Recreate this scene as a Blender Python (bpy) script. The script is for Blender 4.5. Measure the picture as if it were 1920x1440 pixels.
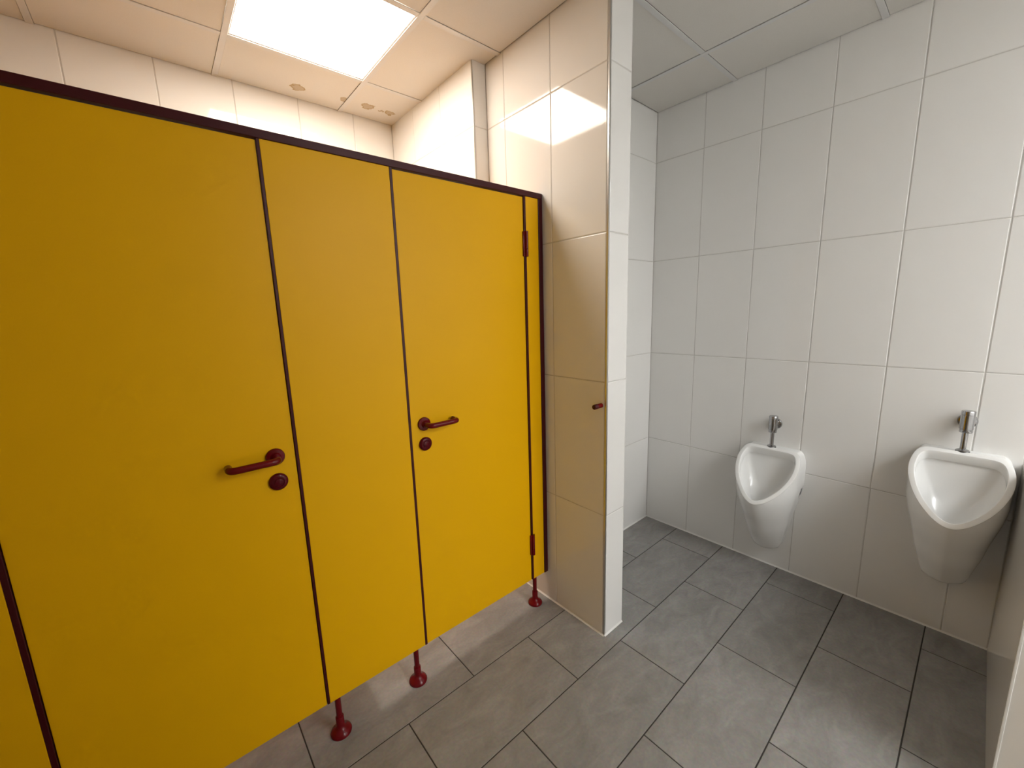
import bpy, bmesh, math, random
from mathutils import Vector, Matrix

random.seed(7)
for o in list(bpy.data.objects):
    bpy.data.objects.remove(o, do_unlink=True)
scene = bpy.context.scene
C = scene.collection

# ------------------------------------------------------------------ camera
# X runs along the cubicle front, Y towards the cubicles, Z up; eye height 1.5 m
cam_data = bpy.data.cameras.new('camera')
cam_data.sensor_fit = 'HORIZONTAL'
cam_data.sensor_width = 36.0
cam_data.lens = 762.34 / 1920 * 36.0
cam_data.clip_start = 0.02
cam = bpy.data.objects.new('camera', cam_data)
C.objects.link(cam)
R0 = Vector((0.75654384, -0.65324482, -0.03020956))
R1 = Vector((0.13590462, 0.11187223, 0.98438536))
R2 = Vector((0.63966503, 0.7488363, -0.17341524))
cam.matrix_world = Matrix(((R0.x, R1.x, -R2.x, 0.0), (R0.y, R1.y, -R2.y, 0.0),
                           (R0.z, R1.z, -R2.z, 1.5), (0, 0, 0, 1)))
scene.camera = cam

# ------------------------------------------------------------------ world, lamps, exposure
world = bpy.data.worlds.new('world')
scene.world = world
world.use_nodes = True
world.node_tree.nodes['Background'].inputs[0].default_value = (0.8, 0.85, 0.9, 1)
world.node_tree.nodes['Background'].inputs[1].default_value = 0.02
PANEL_WARM = ((1.0, 0.885, 0.765), 21.0)     # lamp over the cubicles
PANEL_COOL_ADDED = ((0.97, 0.99, 1.0), 17.5)    # added unseen lamps in a guessed passage, spaced to grade the walls and doors
scene.view_settings.view_transform = 'Standard'
scene.view_settings.look = 'None'
scene.view_settings.exposure = 0.06
scene.view_settings.gamma = 1.0
scene.view_settings.use_curve_mapping = False

# ------------------------------------------------------------------ plan (metres)
ZC = 2.685                   # suspended ceiling
YC = 1.370                   # front of the cubicle panels
XP, XP2 = 1.379, 1.519       # partition faces
YE = 1.009                   # partition end
XU = 2.526                   # urinal wall
YB = 1.486                   # alcove end wall
YR = -0.154                  # right-hand wall
XR = 1.67                    # free edge of the right-hand wall
YBACK = 2.618                # wall behind the cubicles
XD, YD = 1.296, 1.743        # boxed duct
XL, YF = -1.5, -0.45         # walls behind the camera
XJ, YQ = 0.76, -3.3          # guessed unseen passage: left side, set to shade the doors, and end
ROWS = [0, 0.6, 1.2, 1.8, 2.4, ZC + 0.01]

# ------------------------------------------------------------------ helpers
def link(o, parent=None):
    C.objects.link(o)
    if parent is not None:
        o.parent = parent
    return o

def mesh_obj(name, bm, mat, parent=None, smooth=False):
    me = bpy.data.meshes.new(name)
    bmesh.ops.recalc_face_normals(bm, faces=bm.faces)
    bm.to_mesh(me)
    bm.free()
    if smooth:
        for p in me.polygons:
            p.use_smooth = True
    me.materials.append(mat)
    return link(bpy.data.objects.new(name, me), parent)

def tag(o, label, cat, group=None):
    o['label'] = label
    o['category'] = cat
    if group:
        o['group'] = group
    return o

def struct(o, label=None, cat=None):
    o['kind'] = 'structure'
    if label:
        o['label'] = label
    if cat:
        o['category'] = cat
    return o

def thing(name, label, cat, loc, group=None):
    o = bpy.data.objects.new(name, None)
    o.empty_display_size = 0.05
    o.location = loc
    link(o)
    return tag(o, label, cat, group)

def add_box(bm, lo, hi, bevel=0.0, seg=2):
    n0 = len(bm.verts)
    vs = [bm.verts.new((x, y, z)) for x in (lo[0], hi[0]) for y in (lo[1], hi[1]) for z in (lo[2], hi[2])]
    idx = [(0, 1, 3, 2), (4, 6, 7, 5), (0, 4, 5, 1), (2, 3, 7, 6), (0, 2, 6, 4), (1, 5, 7, 3)]
    fs = [bm.faces.new([vs[i] for i in f]) for f in idx]
    if bevel:
        es = list({e for f in fs for e in f.edges})
        bmesh.ops.bevel(bm, geom=es, offset=bevel, segments=seg, profile=0.5, affect='EDGES')
    return bm

def box(name, lo, hi, mat, parent=None, bevel=0.0, seg=2, origin=None):
    bm = bmesh.new()
    if origin:
        lo = [a - b for a, b in zip(lo, origin)]
        hi = [a - b for a, b in zip(hi, origin)]
    add_box(bm, lo, hi, bevel, seg)
    o = mesh_obj(name, bm, mat, parent)
    if origin:
        o.location = origin
    return o

def add_lathe(bm, prof, n=32, mat4=None):
    """profile of (radius, height) turned about local Z, placed by mat4"""
    M = mat4 or Matrix.Identity(4)
    rings = []
    for r, h in prof:
        if r < 1e-6:
            rings.append([bm.verts.new(M @ Vector((0, 0, h)))])
        else:
            rings.append([bm.verts.new(M @ Vector((r * math.cos(2 * math.pi * i / n), r * math.sin(2 * math.pi * i / n), h))) for i in range(n)])
    for a, b in zip(rings, rings[1:]):
        for i in range(n):
            j = (i + 1) % n
            if len(a) == 1 and len(b) == 1:
                continue
            if len(a) == 1:
                bm.faces.new((a[0], b[i], b[j]))
            elif len(b) == 1:
                bm.faces.new((a[i], a[j], b[0]))
            else:
                bm.faces.new((a[i], a[j], b[j], b[i]))
    return bm

def add_tube(bm, pts, rad, n=16, caps=True):
    pts = [Vector(p) for p in pts]
    rads = rad if isinstance(rad, (list, tuple)) else [rad] * len(pts)
    tang = []
    for i in range(len(pts)):
        a = pts[max(i - 1, 0)]
        b = pts[min(i + 1, len(pts) - 1)]
        tang.append((b - a).normalized())
    ref = Vector((0, 0, 1)) if abs(tang[0].z) < 0.9 else Vector((1, 0, 0))
    u = tang[0].cross(ref).normalized()
    rings = []
    for p, t, r in zip(pts, tang, rads):
        u = (u - t * u.dot(t)).normalized()
        v = t.cross(u)
        rings.append([bm.verts.new(p + u * (r * math.cos(2 * math.pi * i / n)) + v * (r * math.sin(2 * math.pi * i / n))) for i in range(n)])
    for a, b in zip(rings, rings[1:]):
        for i in range(n):
            j = (i + 1) % n
            bm.faces.new((a[i], a[j], b[j], b[i]))
    if caps:
        for ring, t, r in ((rings[0], -tang[0], rads[0]), (rings[-1], tang[-1], rads[-1])):
            c = bm.verts.new(sum((x.co for x in ring), Vector()) / n + t * r * 0.35)
            for i in range(n):
                bm.faces.new((ring[i], ring[(i + 1) % n], c))
    return bm

def bend(pts, rad, n=8):
    """polyline with its inner corners rounded"""
    pts = [Vector(p) for p in pts]
    out = [pts[0]]
    for a, b, c in zip(pts, pts[1:], pts[2:]):
        p, q = b + (a - b).normalized() * rad, b + (c - b).normalized() * rad
        for i in range(n + 1):
            t = i / n
            out.append(p * (1 - t) ** 2 + b * 2 * t * (1 - t) + q * t * t)
    out.append(pts[-1])
    return out

def auto_smooth(o, angle=35):
    o.data.shade_smooth() if hasattr(o.data, 'shade_smooth') else None
    o.data.set_sharp_from_angle(angle=math.radians(angle))

# ------------------------------------------------------------------ materials
def new_mat(name):
    m = bpy.data.materials.new(name)
    m.use_nodes = True
    nt = m.node_tree
    return m, nt, nt.nodes['Principled BSDF']

def simple(name, col, rough=0.5, metal=0.0, spec=0.5, bump=0.0, bscale=60.0, var=0.0, coat=0.0):
    m, nt, b = new_mat(name)
    b.inputs['Roughness'].default_value = rough
    b.inputs['Metallic'].default_value = metal
    b.inputs['Specular IOR Level'].default_value = spec
    b.inputs['Coat Weight'].default_value = coat
    N = nt.nodes
    tc = N.new('ShaderNodeTexCoord')
    no = N.new('ShaderNodeTexNoise')
    no.inputs['Scale'].default_value = bscale
    no.inputs['Detail'].default_value = 4
    nt.links.new(tc.outputs['Object'], no.inputs['Vector'])
    mix = N.new('ShaderNodeMix')
    mix.data_type = 'RGBA'
    mix.inputs['A'].default_value = (*[c * (1 - var) for c in col], 1)
    mix.inputs['B'].default_value = (*[min(1, c * (1 + var)) for c in col], 1)
    nt.links.new(no.outputs['Fac'], mix.inputs['Factor'])
    nt.links.new(mix.outputs['Result'], b.inputs['Base Color'])
    if bump:
        bp = N.new('ShaderNodeBump')
        bp.inputs['Strength'].default_value = bump
        bp.inputs['Distance'].default_value = 0.001
        nt.links.new(no.outputs['Fac'], bp.inputs['Height'])
        nt.links.new(bp.outputs['Normal'], b.inputs['Normal'])
    return m

M_TILE = simple('glazed_white_tile', (0.875, 0.862, 0.838), rough=0.06, spec=0.45, bump=0.10, bscale=7.0, var=0.01)
M_GROUT = simple('pale_grout', (0.66, 0.64, 0.61), rough=0.9, bscale=90, var=0.06)
M_WALL = simple('white_paint', (0.86, 0.85, 0.82), rough=0.7, bump=0.2, bscale=40, var=0.02)
M_CREAM = simple('glossy_cream_panel', (0.80, 0.755, 0.69), rough=0.10, spec=0.5, bump=0.04, bscale=5, var=0.015)
M_SILI = simple('white_silicone', (0.85, 0.84, 0.81), rough=0.4, var=0.02)
M_YELLOW = simple('yellow_laminate', (0.92, 0.49, 0.0), rough=0.42, spec=0.2, bump=0.03, bscale=350, var=0.02)
M_RED = simple('burgundy_nylon', (0.15, 0.003, 0.006), rough=0.2, spec=0.3, var=0.03)
M_REDM = simple('burgundy_profile', (0.055, 0.002, 0.005), rough=0.38, spec=0.3, var=0.03)
M_METAL = simple('brushed_steel', (0.55, 0.55, 0.54), rough=0.28, metal=1.0, var=0.05, bscale=30)
M_CHROME = simple('chrome', (0.42, 0.42, 0.43), rough=0.14, metal=1.0, var=0.03)
M_BLACK = simple('black_rubber', (0.015, 0.015, 0.016), rough=0.5)
M_CERAMIC = simple('white_ceramic', (0.89, 0.89, 0.875), rough=0.16, spec=0.55, var=0.01, bscale=4)
M_TEE = simple('white_grid_metal', (0.74, 0.73, 0.72), rough=0.38, var=0.02)
M_SLAB = simple('raw_slab', (0.12, 0.11, 0.10), rough=0.9, var=0.2, bscale=10)
M_FGROUT = simple('dark_floor_grout', (0.045, 0.04, 0.036), rough=0.9, bscale=80, var=0.15)
M_INDIC = simple('lock_face', (0.10, 0.003, 0.008), rough=0.18, spec=0.25, var=0.02)

def floor_mat():
    m, nt, b = new_mat('grey_stone_tile')
    N, L = nt.nodes, nt.links
    tc = N.new('ShaderNodeTexCoord')
    oi = N.new('ShaderNodeObjectInfo')
    sc = N.new('ShaderNodeVectorMath'); sc.operation = 'SCALE'
    cmb = N.new('ShaderNodeCombineXYZ')
    for k in range(3):
        L.new(oi.outputs['Random'], cmb.inputs[k])
    L.new(cmb.outputs[0], sc.inputs[0]); sc.inputs['Scale'].default_value = 37.0
    add = N.new('ShaderNodeVectorMath'); add.operation = 'ADD'
    L.new(tc.outputs['Object'], add.inputs[0]); L.new(sc.outputs[0], add.inputs[1])
    n1 = N.new('ShaderNodeTexNoise'); n1.inputs['Scale'].default_value = 7; n1.inputs['Detail'].default_value = 8
    n1.inputs['Roughness'].default_value = 0.62; n1.inputs['Distortion'].default_value = 0.7
    mp = N.new('ShaderNodeMapping'); mp.inputs['Scale'].default_value = (1.0, 1.9, 1.0)
    mp.inputs['Rotation'].default_value = (0, 0, 0.5)
    L.new(add.outputs[0], mp.inputs['Vector']); L.new(mp.outputs[0], n1.inputs['Vector'])
    n2 = N.new('ShaderNodeTexNoise'); n2.inputs['Scale'].default_value = 90; n2.inputs['Detail'].default_value = 3
    L.new(add.outputs[0], n2.inputs['Vector'])
    r = N.new('ShaderNodeValToRGB')
    r.color_ramp.elements[0].position = 0.28; r.color_ramp.elements[0].color = (0.24, 0.227, 0.212, 1)
    r.color_ramp.elements[1].position = 0.75; r.color_ramp.elements[1].color = (0.37, 0.352, 0.332, 1)
    L.new(n1.outputs['Fac'], r.inputs['Fac'])
    mx = N.new('ShaderNodeMix'); mx.data_type = 'RGBA'; mx.blend_type = 'OVERLAY'
    mx.inputs['Factor'].default_value = 0.22
    L.new(r.outputs['Color'], mx.inputs['A']); L.new(n2.outputs['Color'], mx.inputs['B'])
    hs = N.new('ShaderNodeHueSaturation')
    hs.inputs['Saturation'].default_value = 0.75
    mr = N.new('ShaderNodeMapRange'); mr.inputs['To Min'].default_value = 0.93; mr.inputs['To Max'].default_value = 1.06
    L.new(oi.outputs['Random'], mr.inputs['Value']); L.new(mr.outputs[0], hs.inputs['Value'])
    L.new(mx.outputs['Result'], hs.inputs['Color']); L.new(hs.outputs[0], b.inputs['Base Color'])
    b.inputs['Roughness'].default_value = 0.46
    b.inputs['Specular IOR Level'].default_value = 0.35
    bp = N.new('ShaderNodeBump'); bp.inputs['Strength'].default_value = 0.12; bp.inputs['Distance'].default_value = 0.001
    L.new(n2.outputs['Fac'], bp.inputs['Height']); L.new(bp.outputs[0], b.inputs['Normal'])
    return m
M_FLOOR = floor_mat()

def ceiling_mat():
    """mineral-fibre tile with the brown water stains at their places"""
    m, nt, b = new_mat('mineral_ceiling_tile')
    N, L = nt.nodes, nt.links
    geo = N.new('ShaderNodeNewGeometry')
    fine = N.new('ShaderNodeTexNoise'); fine.inputs['Scale'].default_value = 260; fine.inputs['Detail'].default_value = 3
    L.new(geo.outputs['Position'], fine.inputs['Vector'])
    wob = N.new('ShaderNodeTexNoise'); wob.inputs['Scale'].default_value = 36; wob.inputs['Detail'].default_value = 4
    L.new(geo.outputs['Position'], wob.inputs['Vector'])
    ws = N.new('ShaderNodeVectorMath'); ws.operation = 'SUBTRACT'; ws.inputs[1].default_value = (0.5, 0.5, 0.5)
    L.new(wob.outputs['Color'], ws.inputs[0])
    wk = N.new('ShaderNodeVectorMath'); wk.operation = 'SCALE'; wk.inputs['Scale'].default_value = 0.055
    L.new(ws.outputs[0], wk.inputs[0])
    wp = N.new('ShaderNodeVectorMath'); wp.operation = 'ADD'
    L.new(geo.outputs['Position'], wp.inputs[0]); L.new(wk.outputs[0], wp.inputs[1])
    total = None
    for (x, y, r) in ((0.723, 2.494, 0.036), (1.084, 2.466, 0.037), (1.216, 2.468, 0.032), (0.95, 2.468, 0.026), (1.168, 2.474, 0.013)):
        d = N.new('ShaderNodeVectorMath'); d.operation = 'DISTANCE'
        d.inputs[1].default_value = (x, y, ZC + 0.006)
        L.new(wp.outputs[0], d.inputs[0])
        inner = N.new('ShaderNodeMapRange'); inner.inputs['From Min'].default_value = r; inner.inputs['From Max'].default_value = r * 0.86
        inner.interpolation_type = 'SMOOTHSTEP'
        L.new(d.outputs['Value'], inner.inputs['Value'])
        core = N.new('ShaderNodeMapRange'); core.inputs['From Min'].default_value = r * 0.9; core.inputs['From Max'].default_value = r * 0.6
        core.inputs['To Min'].default_value = 1.0; core.inputs['To Max'].default_value = 0.62
        L.new(d.outputs['Value'], core.inputs['Value'])
        mul = N.new('ShaderNodeMath'); mul.operation = 'MULTIPLY'
        L.new(inner.outputs[0], mul.inputs[0]); L.new(core.outputs[0], mul.inputs[1])
        if total is None:
            total = mul
        else:
            mxm = N.new('ShaderNodeMath'); mxm.operation = 'MAXIMUM'
            L.new(total.outputs[0], mxm.inputs[0]); L.new(mul.outputs[0], mxm.inputs[1]); total = mxm
    base = N.new('ShaderNodeMix'); base.data_type = 'RGBA'
    base.inputs['A'].default_value = (0.74, 0.71, 0.665, 1); base.inputs['B'].default_value = (0.82, 0.79, 0.745, 1)
    L.new(fine.outputs['Fac'], base.inputs['Factor'])
    st = N.new('ShaderNodeMix'); st.data_type = 'RGBA'
    st.inputs['B'].default_value = (0.42, 0.29, 0.12, 1)
    L.new(base.outputs['Result'], st.inputs['A'])
    k = N.new('ShaderNodeMath'); k.operation = 'MULTIPLY'; k.inputs[1].default_value = 0.95
    L.new(total.outputs[0], k.inputs[0]); L.new(k.outputs[0], st.inputs['Factor'])
    L.new(st.outputs['Result'], b.inputs['Base Color'])
    b.inputs['Roughness'].default_value = 0.92
    b.inputs['Specular IOR Level'].default_value = 0.15
    bp = N.new('ShaderNodeBump'); bp.inputs['Strength'].default_value = 0.25; bp.inputs['Distance'].default_value = 0.001
    L.new(fine.outputs['Fac'], bp.inputs['Height']); L.new(bp.outputs[0], b.inputs['Normal'])
    return m
M_CEIL = ceiling_mat()

def emitter(name, col, strength):
    m, nt, b = new_mat(name)
    b.inputs['Base Color'].default_value = (0.8, 0.8, 0.8, 1)
    b.inputs['Emission Color'].default_value = (*col, 1)
    b.inputs['Emission Strength'].default_value = strength
    return m

# ------------------------------------------------------------------ tiles
tile_cache = {}
def tile_mesh(w, h, mat, kind, chamfer, thick):
    key = (round(w, 4), round(h, 4), mat.name, kind)
    if key in tile_cache:
        return tile_cache[key]
    bm = bmesh.new()
    rings = []
    for ins, z in ((0, -thick), (0, -chamfer), (chamfer * 0.35, -chamfer * 0.3), (chamfer, 0)):
        x, y = w / 2 - ins, h / 2 - ins
        rings.append([bm.verts.new((sx * x, sy * y, z)) for sx, sy in ((-1, -1), (1, -1), (1, 1), (-1, 1))])
    for a, b in zip(rings, rings[1:]):
        for i in range(4):
            bm.faces.new((a[i], a[(i + 1) % 4], b[(i + 1) % 4], b[i]))
    bm.faces.new(rings[-1])
    bm.faces.new(rings[0][::-1])
    me = bpy.data.meshes.new(kind)
    bmesh.ops.recalc_face_normals(bm, faces=bm.faces)
    bm.to_mesh(me); bm.free()
    me.materials.append(mat)
    tile_cache[key] = me
    return me

def put_tile(parent, origin, u, v, u0, u1, v0, v1, mat, kind='wall_tile', joint=0.003, chamfer=0.0026, thick=0.006):
    """one tile covering u0..u1, v0..v1 on the plane origin + u*U + v*V; outward = U x V"""
    U, V = Vector(u), Vector(v)
    Wn = U.cross(V)
    w, h = u1 - u0 - joint, v1 - v0 - joint
    if w < 0.008 or h < 0.008:
        return
    o = bpy.data.objects.new(kind, tile_mesh(w, h, mat, kind, chamfer, thick))
    c = Vector(origin) + U * ((u0 + u1) / 2) + V * ((v0 + v1) / 2)
    M = Matrix((U, V, Wn)).transposed().to_4x4()
    # hand-laid: every tile sits a hair out of true
    tilt = 0.0011 if kind == 'wall_tile' else 0.0006
    M = M @ Matrix.Rotation(random.uniform(-tilt, tilt), 4, 'X') @ Matrix.Rotation(random.uniform(-tilt, tilt), 4, 'Y')
    M.translation = c
    o.matrix_world = M
    link(o)
    o.parent = parent
    o.matrix_parent_inverse = Matrix.Identity(4)
    return o

def tile_wall(parent, origin, u, v, us, vs, **k):
    for a, b in zip(us, us[1:]):
        for c, d in zip(vs, vs[1:]):
            put_tile(parent, origin, u, v, a, b, c, d, M_TILE, **k)

def steps(a, b, first, pitch):
    """joint positions between a and b, one of them at `first`"""
    k = math.ceil((a - first) / pitch + 1e-6)
    out = [a]
    x = first + k * pitch
    while x < b - 0.004:
        if x > a + 0.004:
            out.append(x)
        x += pitch
    out.append(b)
    return out

G = 0.0016   # the grout bed lies this far behind the tile faces
T = 0.12
Z = (0, 0, 1)

# ------------------------------------------------------------------ floor
floor = struct(box('floor', (XL - T, YQ - T, -0.08), (XU + T, YBACK + T, -0.0014), M_FGROUT),
               'grey stone tile floor laid in half bond', 'floor')
yj = [1.2471 - 0.3032 * k for k in range(-5, 17)][::-1]
for y0, y1 in zip(yj, yj[1:]):
    k = round((y0 - 1.2471) / 0.3032)
    a, b = max(y0, YQ), min(y1, YBACK)
    if b - a < 0.01:
        continue
    first = 0.806 if k % 2 == 0 else 1.116
    for x0, x1 in zip(*(lambda s: (s, s[1:]))(steps(XL, XU - 0.002, first, 0.608))):
        # parts swallowed by solid walls are left out
        cy = (a + b) / 2
        if x0 > XP2 and a > YB:
            continue
        if b < YF and x1 <= XJ:
            continue
        if b < YF:
            x0 = max(x0, XJ)
        put_tile(floor, (0, 0, 0), (1, 0, 0), (0, 1, 0), x0, x1, a, b, M_FLOOR, 'floor_tile', joint=0.0042, chamfer=0.0012)

# ------------------------------------------------------------------ walls
wall_urinal = struct(box('wall_urinal', (XU + G, YQ - T, 0), (XU + T, YB + T, ZC + 0.3), M_GROUT),
                     'white tiled wall carrying the two urinals', 'wall')
us = steps(YR, YB, YB - 0.2995, 0.3)
# looking at -X: U = -Y so that U x V points to -X
tile_wall(wall_urinal, (XU, 0, 0), (0, -1, 0), Z, [-y for y in us][::-1], ROWS)

wall_alcove = struct(box('wall_alcove', (XP2 - 0.02, YB + G, 0), (XU + G, YB + T, ZC + 0.3), M_GROUT),
                     'narrow white tiled end wall beyond the partition', 'wall')
tile_wall(wall_alcove, (0, YB, 0), (1, 0, 0), Z, steps(XP2, XU, XU - 0.3, 0.3), ROWS)

wall_partition = struct(box('wall_partition', (XP + G, YE + G, 0), (XP2 - G, YBACK + T, ZC + 0.3), M_GROUT),
                        'full height white tiled partition beside the cubicles', 'wall')
tile_wall(wall_partition, (XP, 0, 0), (0, -1, 0), Z, [-YD, -(YE + 0.6), -(YE + 0.3), -(YE + 0.0085)], ROWS)
tile_wall(wall_partition, (0, YE, 0), (1, 0, 0), Z, [XP + 0.0085, XP2], ROWS)
tile_wall(wall_partition, (XP2, 0, 0), (0, 1, 0), Z, [YE + 0.003, YE + 0.3, YB], ROWS)

wall_back = struct(box('wall_back', (XL - T, YBACK + G, 0), (XP + 0.05, YBACK + T, ZC + 0.3), M_GROUT),
                   'white tiled wall behind the cubicles', 'wall')
tile_wall(wall_back, (0, YBACK, 0), (1, 0, 0), Z, steps(XL, XD, 0.1455, 0.302), ROWS)

wall_duct = struct(box('wall_duct', (XD + G, YD + G, 0), (XP + 0.03, YBACK + 0.05, ZC + 0.3), M_GROUT),
                   'white tiled boxed duct in the cubicle corner', 'wall')
tile_wall(wall_duct, (XD, 0, 0), (0, -1, 0), Z, [-YBACK, -(YD + 0.6), -(YD + 0.3), -(YD + 0.004)], ROWS)
tile_wall(wall_duct, (0, YD, 0), (1, 0, 0), Z, [XD + 0.004, XP], ROWS)

# right-hand screen wall, about chest high; the added passage lamps shine over it
ZS, TS = 0.845, 0.12
wall_right = struct(box('wall_right', (XR + 0.003, YR - TS, 0), (XU + G, YR, ZS), M_CREAM, None, 0.002, 2),
                    'low glossy cream screen wall at the right edge beside the urinal', 'wall')
beyond = [-(YR + 0.002)] + [0.3 * k - YR for k in range(1, 11)] + [-YQ]
tile_wall(wall_urinal, (XU, 0, 0), (0, -1, 0), Z, beyond, [ZS, 1.2, 1.8, 2.4, ZC + 0.01])
tile_wall(wall_urinal, (XU, 0, 0), (0, -1, 0), Z, [TS - YR] + beyond[1:], [0, 0.6, ZS])
struct(box('wall_front', (XL - T, YQ, 0), (XJ, YF, ZC + 0.3), M_WALL), 'plain white unseen wall behind the viewer, its corner set to shade the doors', 'wall')  # unseen block; its passage corner is placed to shade the left door
struct(box('wall_passage', (XL - T, YQ - T, 0), (XU, YQ, ZC + 0.3), M_WALL), 'plain white end wall of the guessed passage behind the viewer', 'wall')
struct(box('wall_left', (XL - T, YF, 0), (XL, YBACK + T, ZC + 0.3), M_WALL), 'plain white wall to the left of the room', 'wall')

# trims: metal corner profiles and silicone beads
n_trim = 0
def trim(lo, hi, mat, label, bevel=0.0008):
    global n_trim
    n_trim += 1
    return struct(box('trim_%d' % n_trim, lo, hi, mat, None, bevel, 1), label, 'trim')
trim((XP - 0.0006, YE - 0.0006, 0.001), (XP + 0.0078, YE + 0.0078, ZC - 0.001), M_METAL, 'steel corner profile on the partition edge')
trim((XP2 - 0.004, YE - 0.0004, 0.001), (XP2 + 0.0004, YE + 0.002, ZC - 0.001), M_TILE, 'white corner profile on the alcove side of the partition')
trim((XD - 0.0006, YD - 0.0006, 0.001), (XD + 0.0036, YD + 0.0036, ZC - 0.001), M_METAL, 'pale corner profile on the boxed duct')
trim((XR - 0.0008, YR - 0.005, 0.001), (XR + 0.0055, YR + 0.0008, ZS), M_SILI, 'white corner profile at the free end of the right wall')

def bead(a, b, out, label):
    """triangular silicone fillet from a to b on the floor, leaning against a wall; out = horizontal normal of the wall"""
    global n_trim
    n_trim += 1
    bm = bmesh.new()
    s = 0.0065
    A, B, O = Vector(a), Vector(b), Vector(out)
    pr = [Vector((0, 0, -0.001)), O * s + Vector((0, 0, 0.0002)), O * s * 0.45 + Vector((0, 0, s * 0.45)), Vector((0, 0, s))]
    ra = [bm.verts.new(A + p) for p in pr]
    rb = [bm.verts.new(B + p) for p in pr]
    for i in range(4):
        j = (i + 1) % 4
        bm.faces.new((ra[i], ra[j], rb[j], rb[i]))
    bm.faces.new(ra); bm.faces.new(rb[::-1])
    return struct(mesh_obj('trim_%d' % n_trim, bm, M_SILI), label, 'trim')
bead((XU, YR, 0), (XU, YB, 0), (-1, 0, 0), 'white silicone bead under the urinal wall')
bead((XP2, YB, 0), (XU, YB, 0), (0, -1, 0), 'white silicone bead under the alcove end wall')
bead((XP, YE, 0), (XP, YD, 0), (-1, 0, 0), 'white silicone bead under the partition side')
bead((XP, YE, 0), (XP2, YE, 0), (0, -1, 0), 'white silicone bead under the partition end')

# ------------------------------------------------------------------ suspended ceiling
ceiling = struct(box('ceiling', (XL - T, YQ - T, ZC + 0.055), (XU + T, YBACK + T, ZC + 0.10), M_SLAB),
                 'suspended ceiling of square white mineral tiles', 'ceiling')
TEE = 0.024
gy = [2.236 - 0.602 * k for k in range(10)]
gx_main = [0.9735 - 0.5975 * k for k in range(5)][::-1]     # room with the cubicles
gx_alc = [1.553, 2.150]                                     # urinal side
def ceil_zone(x_lo, x_hi, y_lo, y_hi, gx, skip):
    xs = [x_lo] + [x for x in gx if x_lo + 0.02 < x < x_hi - 0.02] + [x_hi]
    ys = sorted([y_lo] + [y for y in gy if y_lo + 0.02 < y < y_hi - 0.02] + [y_hi])
    for i, (x0, x1) in enumerate(zip(xs, xs[1:])):
        for j, (y0, y1) in enumerate(zip(ys, ys[1:])):
            if any(x0 < sx < x1 and y0 < sy < y1 for sx, sy in skip):
                continue
            e = [TEE / 2 - 0.002 if (k not in (x_lo, x_hi, y_lo, y_hi)) else 0.003 for k in (x0, x1, y0, y1)]
            put_tile(ceiling, (0, 0, ZC + 0.0035), (1, 0, 0), (0, -1, 0), x0 + e[0], x1 - e[1], -(y1 - e[3]), -(y0 + e[2]),
                     M_CEIL, 'ceiling_tile', joint=0.004, chamfer=0.002, thick=0.015)
    for x in xs[1:-1]:
        box('grid_bar', (x - TEE / 2, y_lo, ZC), (x + TEE / 2, y_hi, ZC + 0.003), M_TEE, ceiling, 0.0008, 1)
    for y in ys[1:-1]:
        for x0, x1 in zip(xs, xs[1:]):
            a = x0 + (TEE / 2 if x0 != x_lo else 0)
            b = x1 - (TEE / 2 if x1 != x_hi else 0)
            box('grid_bar', (a, y - TEE / 2, ZC + 0.0004), (b, y + TEE / 2, ZC + 0.0034), M_TEE, ceiling, 0.0008, 1)
L1 = ((gx_main[-2] + gx_main[-1]) / 2, (gy[0] + gy[1]) / 2)
gx_pass = [gx_alc[0] - 0.597] + gx_alc
L2 = [(x, (gy[k] + gy[k + 1]) / 2) for x, k in ((gx_pass[1] + 0.2985, 6), (gx_pass[0] + 0.2985, 6), (gx_pass[1] + 0.2985, 8), (gx_pass[0] + 0.2985, 8))]
ceil_zone(XL, XP, YF, YBACK, gx_main, [L1])
ceil_zone(XP, XU, YF, YB, gx_alc, [])
ceil_zone(XJ, XU, YQ, YF, gx_pass, L2)

def ceiling_lamp(cx, cy, wx, wy, spec, label, power_name):
    t = thing('ceiling_light_panel', label, 'light', (cx, cy, ZC))
    z0, z1 = 0.0045, 0.02
    bm = bmesh.new()
    fw = 0.009
    for lo, hi in (((-wx, -wy), (wx, -wy + fw)), ((-wx, wy - fw), (wx, wy)), ((-wx, -wy + fw), (-wx + fw, wy - fw)), ((wx - fw, -wy + fw), (wx, wy - fw))):
        add_box(bm, (lo[0], lo[1], z0), (hi[0], hi[1], z1), 0.0008, 1)
    mesh_obj('frame', bm, M_TEE, t)
    box('diffuser', (-wx + fw, -wy + fw, z0 + 0.002), (wx - fw, wy - fw, z0 + 0.006), emitter(power_name, *spec), t)
    return t
ceiling_lamp(L1[0], L1[1], 0.2895, 0.291, PANEL_WARM, 'bright square ceiling light panel over the yellow cubicles', 'warm_lamp')
for q, (lx, ly) in enumerate(L2):
    ceiling_lamp(lx, ly, 0.287, 0.291, PANEL_COOL_ADDED, 'added unseen square ceiling light panel in the passage, %s' % ('near pair, right', 'near pair, left', 'far pair, right', 'far pair, left')[q], 'added_cool_lamp')

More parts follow.
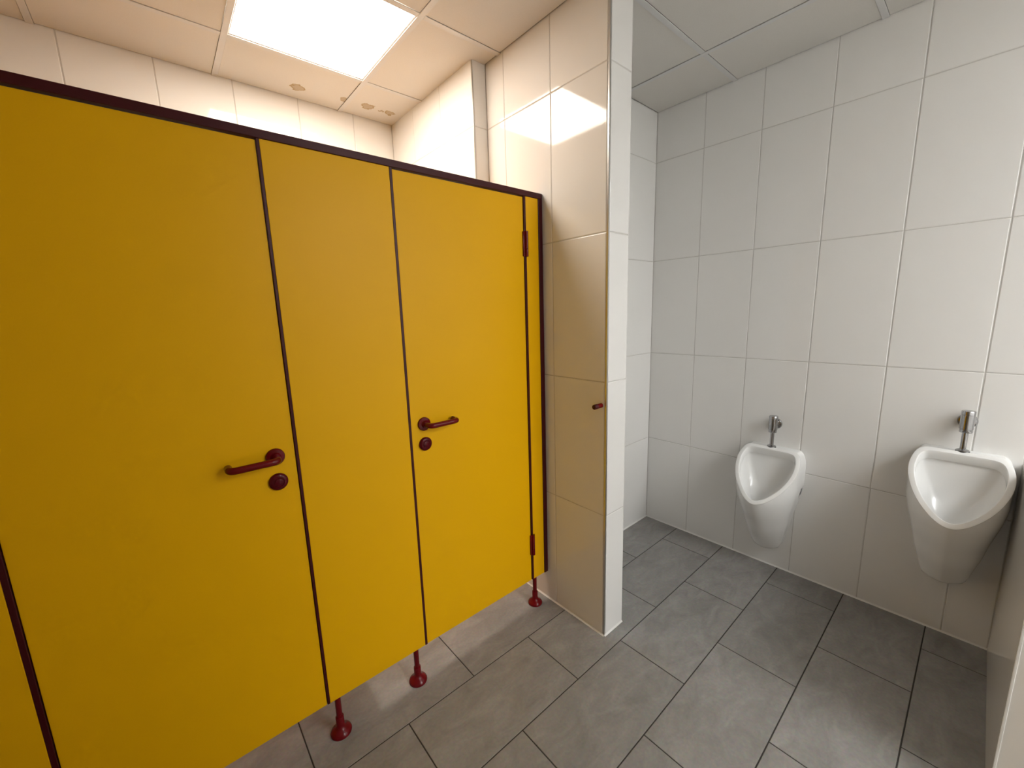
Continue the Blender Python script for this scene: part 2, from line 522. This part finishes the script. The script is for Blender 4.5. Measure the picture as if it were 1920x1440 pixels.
# ------------------------------------------------------------------ toilet cubicles
ZB, ZT = 0.158, 1.993
PT = 0.026                 # panel thickness
cub = thing('toilet_cubicle', 'yellow laminate toilet cubicle front with burgundy rail, doors and red feet', 'cubicle', (0, YC, 0))
O = (0, YC, 0)
def part(name, lo, hi, mat, parent=cub, bevel=0.0015):
    return box(name, [lo[0], lo[1] - YC, lo[2]], [hi[0], hi[1] - YC, hi[2]], mat, parent, bevel)
part('top_rail', (XL + 0.01, YC - 0.004, ZT), (XP - 0.0015, YC + 0.034, 2.0165), M_REDM, bevel=0.002)
part('wall_profile', (1.353, YC - 0.003, ZB - 0.001), (XP - 0.0015, YC + 0.032, ZT), M_REDM)
panels = (('fixed_panel', -1.47, -0.342), ('fixed_panel', 0.2805, 0.6575), ('fixed_panel', 1.2785, 1.353))
for n, a, b in panels:
    part(n, (a, YC, ZB), (b, YC + PT, ZT), M_YELLOW)
# burgundy edge profiles on the panel edges next to the doors
for a, b in ((-0.342, -0.331), (0.2725, 0.2805), (0.6575, 0.6675), (1.267, 1.2785)):
    part('edge_profile', (a, YC - 0.0005, ZB), (b, YC + PT + 0.016, ZT), M_REDM, bevel=0.001)
part('dividing_panel', (0.447, YC + PT, ZB), (0.473, YBACK - 0.003, 2.0), M_YELLOW)
part('dividing_panel', (-0.93, YC + PT, ZB), (-0.904, YBACK - 0.003, 2.0), M_YELLOW)

DR = 0.004                 # doors sit this far behind the fixed panels
def lever(bm, x, z, s):
    """rounded lever handle at x, z pointing to s (-1 left, 1 right)"""
    Mx = Matrix.Translation((x, DR, z)) @ Matrix.Rotation(math.pi / 2, 4, 'X')
    add_lathe(bm, [(0, 0), (0.0262, 0), (0.0262, 0.006), (0.0245, 0.0085), (0.0150, 0.0095), (0.0125, 0.013), (0.0125, 0.02), (0, 0.02)], 32, Mx)
    path = bend([(x, DR - 0.012, z), (x, DR - 0.054, z), (x + s * 0.121, DR - 0.054, z), (x + s * 0.121, DR - 0.014, z)], 0.019, 8)
    add_tube(bm, path, 0.0102, 16)
    return bm

def door(a, b, hand, hinge_x, label):
    d = part('door', (a, YC + DR, ZB - 0.002), (b, YC + DR + PT, ZT - 0.004), M_YELLOW)
    d['label'] = label
    hx = b - 0.055 if hand < 0 else a + 0.053
    bm = bmesh.new()
    lever(bm, hx, 1.089, hand)
    h = mesh_obj('door_handle', bm, M_RED, d); auto_smooth(h, 40)
    bm = bmesh.new()
    Mx = Matrix.Translation((hx, DR, 1.0095)) @ Matrix.Rotation(math.pi / 2, 4, 'X')
    add_lathe(bm, [(0, 0), (0.0265, 0), (0.0268, 0.005), (0.025, 0.0085), (0.019, 0.0110), (0.0150, 0.0112), (0.0142, 0.0095), (0.0120, 0.0095), (0.0112, 0.0115), (0.006, 0.0128), (0, 0.0130)], 36, Mx)
    lk = mesh_obj('door_lock', bm, M_INDIC, d); auto_smooth(lk, 50)
    for z0 in (0.298, 1.741):
        bm = bmesh.new()
        add_box(bm, (hinge_x - 0.0125, -0.004, z0), (hinge_x + 0.0165, 0.004, z0 + 0.106), 0.002, 2)
        n = 16
        for za, zb in ((z0, z0 + 0.030), (z0 + 0.032, z0 + 0.106)):
            add_tube(bm, [(hinge_x + 0.003, -0.007, za), (hinge_x + 0.003, -0.007, zb)], 0.0075, n)
        hg = mesh_obj('hinge', bm, M_RED, d); auto_smooth(hg, 40)
        if hand < 0:
            pass
    return d
door(-0.3295, 0.2710, -1, -0.334, 'yellow door with its lever pointing left')
door(0.669, 1.2655, 1, 1.271, 'yellow door with its lever pointing right')

for x in (0.309, 0.622, 1.300, -0.40):
    bm = bmesh.new()
    add_tube(bm, [(x, 0.019, 0.03), (x, 0.019, ZB + 0.01)], 0.0105, 20)
    lg = mesh_obj('leg', bm, M_RED, cub); auto_smooth(lg, 40)
    bm = bmesh.new()
    add_lathe(bm, [(0, 0.0002), (0.0365, 0.0002), (0.0372, 0.004), (0.0355, 0.009), (0.030, 0.015), (0.022, 0.021), (0.0165, 0.027), (0.0142, 0.034), (0.0142, 0.066), (0.0132, 0.068), (0, 0.068)],
              36, Matrix.Translation((x, 0.019, 0)))
    ft = mesh_obj('foot', bm, M_RED, lg); auto_smooth(ft, 40)

# door stop on the partition
ds = thing('door_stop', 'small burgundy peg sticking out of the tiled partition', 'door stop', (XP, 1.035, 1.10))
bm = bmesh.new()
Mx = Matrix.Rotation(-math.pi / 2, 4, 'Y')
add_lathe(bm, [(0, 0.0), (0.0102, 0.0), (0.0102, 0.030), (0, 0.030)], 24, Mx)
o = mesh_obj('peg', bm, M_RED, ds); auto_smooth(o)
bm = bmesh.new()
add_lathe(bm, [(0, 0.030), (0.0108, 0.030), (0.0108, 0.048), (0.0090, 0.051), (0, 0.0515)], 24, Mx)
o = mesh_obj('rubber_tip', bm, M_REDM, ds); auto_smooth(o)

# ------------------------------------------------------------------ urinals
def interp(tab, x):
    if x <= tab[0][0]:
        return tab[0][1]
    for (a, va), (b, vb) in zip(tab, tab[1:]):
        if x <= b:
            t = (x - a) / (b - a)
            t = t * t * (3 - 2 * t) * 0.35 + t * 0.65
            return va + (vb - va) * t
    return tab[-1][1]
HW = [(-0.585, 0.046), (-0.581, 0.057), (-0.572, 0.067), (-0.55, 0.077), (-0.395, 0.108), (-0.19, 0.146), (-0.09, 0.147), (-0.06, 0.1455), (-0.035, 0.140), (-0.015, 0.131), (-0.004, 0.121), (0.0, 0.112)]
DP = [(-0.585, 0.078), (-0.581, 0.093), (-0.572, 0.106), (-0.55, 0.122), (-0.42, 0.205), (-0.30, 0.275), (-0.245, 0.302), (0.0, 0.308)]
def plan(t):
    return 1.0 if t < 0.38 else max(0.0, math.cos(math.pi / 2 * (t - 0.38) / 0.62)) ** 0.62

def urinal_body():
    """local: x = outwards from the wall (mirrored to -X later), y = sideways, z up; z = 0 is the top deck"""
    bm = bmesh.new()
    zs = [-0.585, -0.58, -0.573, -0.56] + [-0.56 + 0.0235 * i for i in range(1, 20)] + [-0.095, -0.075, -0.058, -0.042, -0.028, -0.016, -0.008, -0.003, 0.0]
    zs = sorted(set(round(z, 4) for z in zs))
    nt = 22
    rings = []
    for z in zs:
        hw, dp = interp(HW, z), interp(DP, z)
        half = []
        for i in range(nt + 1):
            q = i / nt
            t = math.sin(q * math.pi / 2) if q > 0.0 else 0.0
            half.append((dp * t, hw * plan(t)))
        ring = [(d, y) for d, y in half] + [(d, -y) for d, y in half[-2::-1]]
        rings.append([bm.verts.new((d, y, z)) for d, y in ring])
    n = len(rings[0])
    for a, b in zip(rings, rings[1:]):
        for i in range(n):
            j = (i + 1) % n
            bm.faces.new((a[i], a[j], b[j], b[i]))
    bm.faces.new(rings[0]); bm.faces.new(rings[-1][::-1])
    bmesh.ops.remove_doubles(bm, verts=bm.verts, dist=1e-5)
    # tilted opening plane: the body stops a little below it, the lip sits on top
    d0, slope = 0.072, 1.065
    nrm = Vector((slope, 0, 1)).normalized()
    bmesh.ops.bisect_plane(bm, geom=bm.verts[:] + bm.edges[:] + bm.faces[:], plane_co=Vector((d0, 0, 0)) - nrm * 0.0065, plane_no=nrm, clear_outer=True)
    edges = [e for e in bm.edges if e.is_boundary]
    adj = {}
    for e in edges:
        for v in e.verts:
            adj.setdefault(v, []).append(e.other_vert(v))
    start = edges[0].verts[0]
    loop = [start]; prev = None; cur = start
    while True:
        nx = [v for v in adj[cur] if v is not prev][0]
        if nx is start or len(loop) > 2000:
            break
        loop.append(nx); prev, cur = cur, nx
    ax1 = Vector((0, 1, 0)); ax2 = nrm.cross(ax1)
    cen = Vector((0.172, 0, -(0.172 - d0) * slope))
    raw = [((v.co - cen).dot(ax1), (v.co - cen).dot(ax2)) for v in loop]
    m = 112
    def resample(pts):
        k = len(pts); L = [0]
        for i in range(k):
            a, b = pts[i], pts[(i + 1) % k]
            L.append(L[-1] + math.hypot(a[0] - b[0], a[1] - b[1]))
        out = []; j = 0
        for i in range(m):
            sdist = L[-1] * i / m
            while L[j + 1] < sdist:
                j += 1
            a, b = pts[j], pts[(j + 1) % k]
            t = (sdist - L[j]) / max(1e-9, L[j + 1] - L[j])
            out.append((a[0] + (b[0] - a[0]) * t, a[1] + (b[1] - a[1]) * t))
        return out
    def offset(pts, dist):
        out = []
        for i in range(m):
            a, b = pts[i - 1], pts[(i + 1) % m]
            tx, ty = b[0] - a[0], b[1] - a[1]
            l = math.hypot(tx, ty) or 1
            nx, ny = -ty / l, tx / l
            if nx * pts[i][0] + ny * pts[i][1] > 0:
                nx, ny = -nx, -ny
            out.append((pts[i][0] + nx * dist, pts[i][1] + ny * dist))
        return out
    def smooth(pts, it):
        for _ in range(it):
            pts = [((pts[i - 1][0] + 2 * pts[i][0] + pts[(i + 1) % m][0]) / 4, (pts[i - 1][1] + 2 * pts[i][1] + pts[(i + 1) % m][1]) / 4) for i in range(m)]
        return pts
    outl = smooth(resample(raw), 4)
    inner = smooth(offset(outl, 0.0165), 12)
    rings = []
    def ring3(pts, depth, dmin=0.02):
        out = []
        for a, b in pts:
            p = cen + ax1 * a + ax2 * b - nrm * depth
            p.x = max(p.x, dmin)
            out.append(bm.verts.new(p))
        rings.append(out)
    def scaled(k):
        return [(a * k, b * k) for a, b in inner]
    ring3(offset(outl, 0.0005), 0.0060, 0.002)
    ring3(offset(outl, -0.0028), 0.0045, 0.002)
    ring3(offset(outl, -0.0036), 0.0020, 0.002)
    ring3(offset(outl, -0.0030), -0.0005, 0.002)
    ring3(offset(outl, 0.0005), -0.0022)
    ring3(offset(inner, -0.0030), -0.0022)
    ring3(inner, 0.0005)
    # inside: a short upright wall under the lip, a small ledge, then the hollow
    for k, dx, dz in ((0.997, -0.001, -0.004), (0.99, -0.010, -0.031), (0.993, -0.012, -0.0345), (1.03, -0.013, -0.036), (1.03, -0.014, -0.043),
                      (0.98, -0.018, -0.060), (0.88, -0.026, -0.085), (0.74, -0.034, -0.111), (0.58, -0.040, -0.135), (0.34, -0.044, -0.147), (0.14, -0.046, -0.151)):
        ring = []
        for a, b in scaled(k):
            p = cen + ax1 * a + ax2 * b + Vector((dx, 0, dz))
            p.x = max(p.x, 0.02)
            ring.append(bm.verts.new(p))
        rings.append(ring)
    for a, b in zip(rings, rings[1:]):
        for i in range(m):
            j = (i + 1) % m
            bm.faces.new((a[i], a[j], b[j], b[i]))
    c = bm.verts.new(cen + Vector((-0.046, 0, -0.152)))
    for i in range(m):
        bm.faces.new((rings[-1][i], rings[-1][(i + 1) % m], c))
    bm.edges.ensure_lookup_table()
    r0 = rings[0]
    redges = [bm.edges.get((r0[i], r0[(i + 1) % m])) for i in range(m)]
    bmesh.ops.bridge_loops(bm, edges=edges + redges)
    # outwards from the wall is -X in the room
    for v in bm.verts:
        v.co.x = -v.co.x
    bm.normal_update()
    return bm

def make_urinal(yc, zt, label):
    t = thing('urinal', label, 'urinal', (XU, yc, zt), 'wall hung urinals')
    b = mesh_obj('bowl', urinal_body(), M_CERAMIC, t, smooth=True)
    auto_smooth(b, 33)
    for s in (-1, 1):
        # oval fixing recess in the side, near the wall, with its white plug
        bm = bmesh.new()
        n = 24
        y = s * 0.1395
        ring = []
        for k, (rr, dy) in enumerate(((1.0, 0.0015), (0.82, 0.0015), (0.75, -0.004))):
            ring.append([])
            for i in range(n):
                a = 2 * math.pi * i / n
                px = -0.034 + math.cos(a) * 0.0100 * rr
                pz = -0.225 + math.sin(a) * 0.033 * rr
                hw = interp(HW, pz)
                ring[-1].append(bm.verts.new((px, s * (hw + dy), pz)))
        for a, c in zip(ring, ring[1:]):
            for i in range(n):
                j = (i + 1) % n
                bm.faces.new((a[i], a[j], c[j], c[i]))
        bm.faces.new(ring[-1])
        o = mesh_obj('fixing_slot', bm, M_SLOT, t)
        o = box('fixing_plug', (-0.040, s * (0.1390 - 0.004), -0.252), (-0.029, s * (0.1390 - 0.004) + s * 0.006 if s > 0 else s * 0.1350, -0.236), M_CERAMIC, t, 0.0015) if s > 0 else \
            box('fixing_plug', (-0.040, -0.1410, -0.252), (-0.029, -0.1350, -0.236), M_CERAMIC, t, 0.0015)
    return t
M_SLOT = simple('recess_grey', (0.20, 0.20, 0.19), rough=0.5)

def make_valve(yc, zt, label):
    t = thing('flush_valve', label, 'flush valve', (XU, yc, zt), 'urinal flush valves')
    ax = -0.050
    bm = bmesh.new()
    add_lathe(bm, [(0, 0), (0.030, 0), (0.0302, 0.004), (0.027, 0.009), (0.016, 0.011), (0.0125, 0.013), (0.0125, 0.05), (0, 0.05)], 36,
              Matrix.Translation((0, 0, 0.127)) @ Matrix.Rotation(-math.pi / 2, 4, 'Y'))
    o = mesh_obj('wall_flange', bm, M_CHROME, t); auto_smooth(o, 40)
    bm = bmesh.new()
    add_lathe(bm, [(0, 0.087), (0.0185, 0.087), (0.0195, 0.0885), (0.0195, 0.1015), (0.0212, 0.1030), (0.0212, 0.160), (0.0205, 0.1608), (0.0205, 0.1622), (0.0212, 0.163), (0.0212, 0.176), (0.0198, 0.1785), (0, 0.179)],
              40, Matrix.Translation((ax, 0, 0)))
    o = mesh_obj('valve_body', bm, M_CHROME, t); auto_smooth(o, 35)
    bm = bmesh.new()
    add_tube(bm, [(ax, 0, 0.008), (ax, 0, 0.09)], 0.0095, 24)
    o = mesh_obj('flush_pipe', bm, M_CHROME, t); auto_smooth(o, 40)
    bm = bmesh.new()
    add_lathe(bm, [(0, 0.0075), (0.0205, 0.0075), (0.0209, 0.0100), (0.018, 0.0125), (0.012, 0.0145), (0.0098, 0.017), (0, 0.017)], 32, Matrix.Translation((ax, 0, 0)))
    o = mesh_obj('pipe_rosette', bm, M_CHROME, t); auto_smooth(o, 40)
    bm = bmesh.new()
    add_lathe(bm, [(0, -0.012), (0.0185, -0.012), (0.0214, 0.0003), (0.0214, 0.0075), (0, 0.0075)], 32, Matrix.Translation((ax, 0, 0)))
    o = mesh_obj('rubber_seal', bm, M_BLACK, t); auto_smooth(o, 40)
    return t
make_urinal(0.700, 0.722, 'white ceramic urinal mounted lower, nearer the tiled partition')
make_urinal(0.0105, 0.866, 'white ceramic urinal mounted higher, at the right edge beside the cream wall')
make_valve(0.708, 0.722, 'chrome flush valve above the lower urinal')
make_valve(0.0115, 0.866, 'chrome flush valve above the higher urinal at the right')
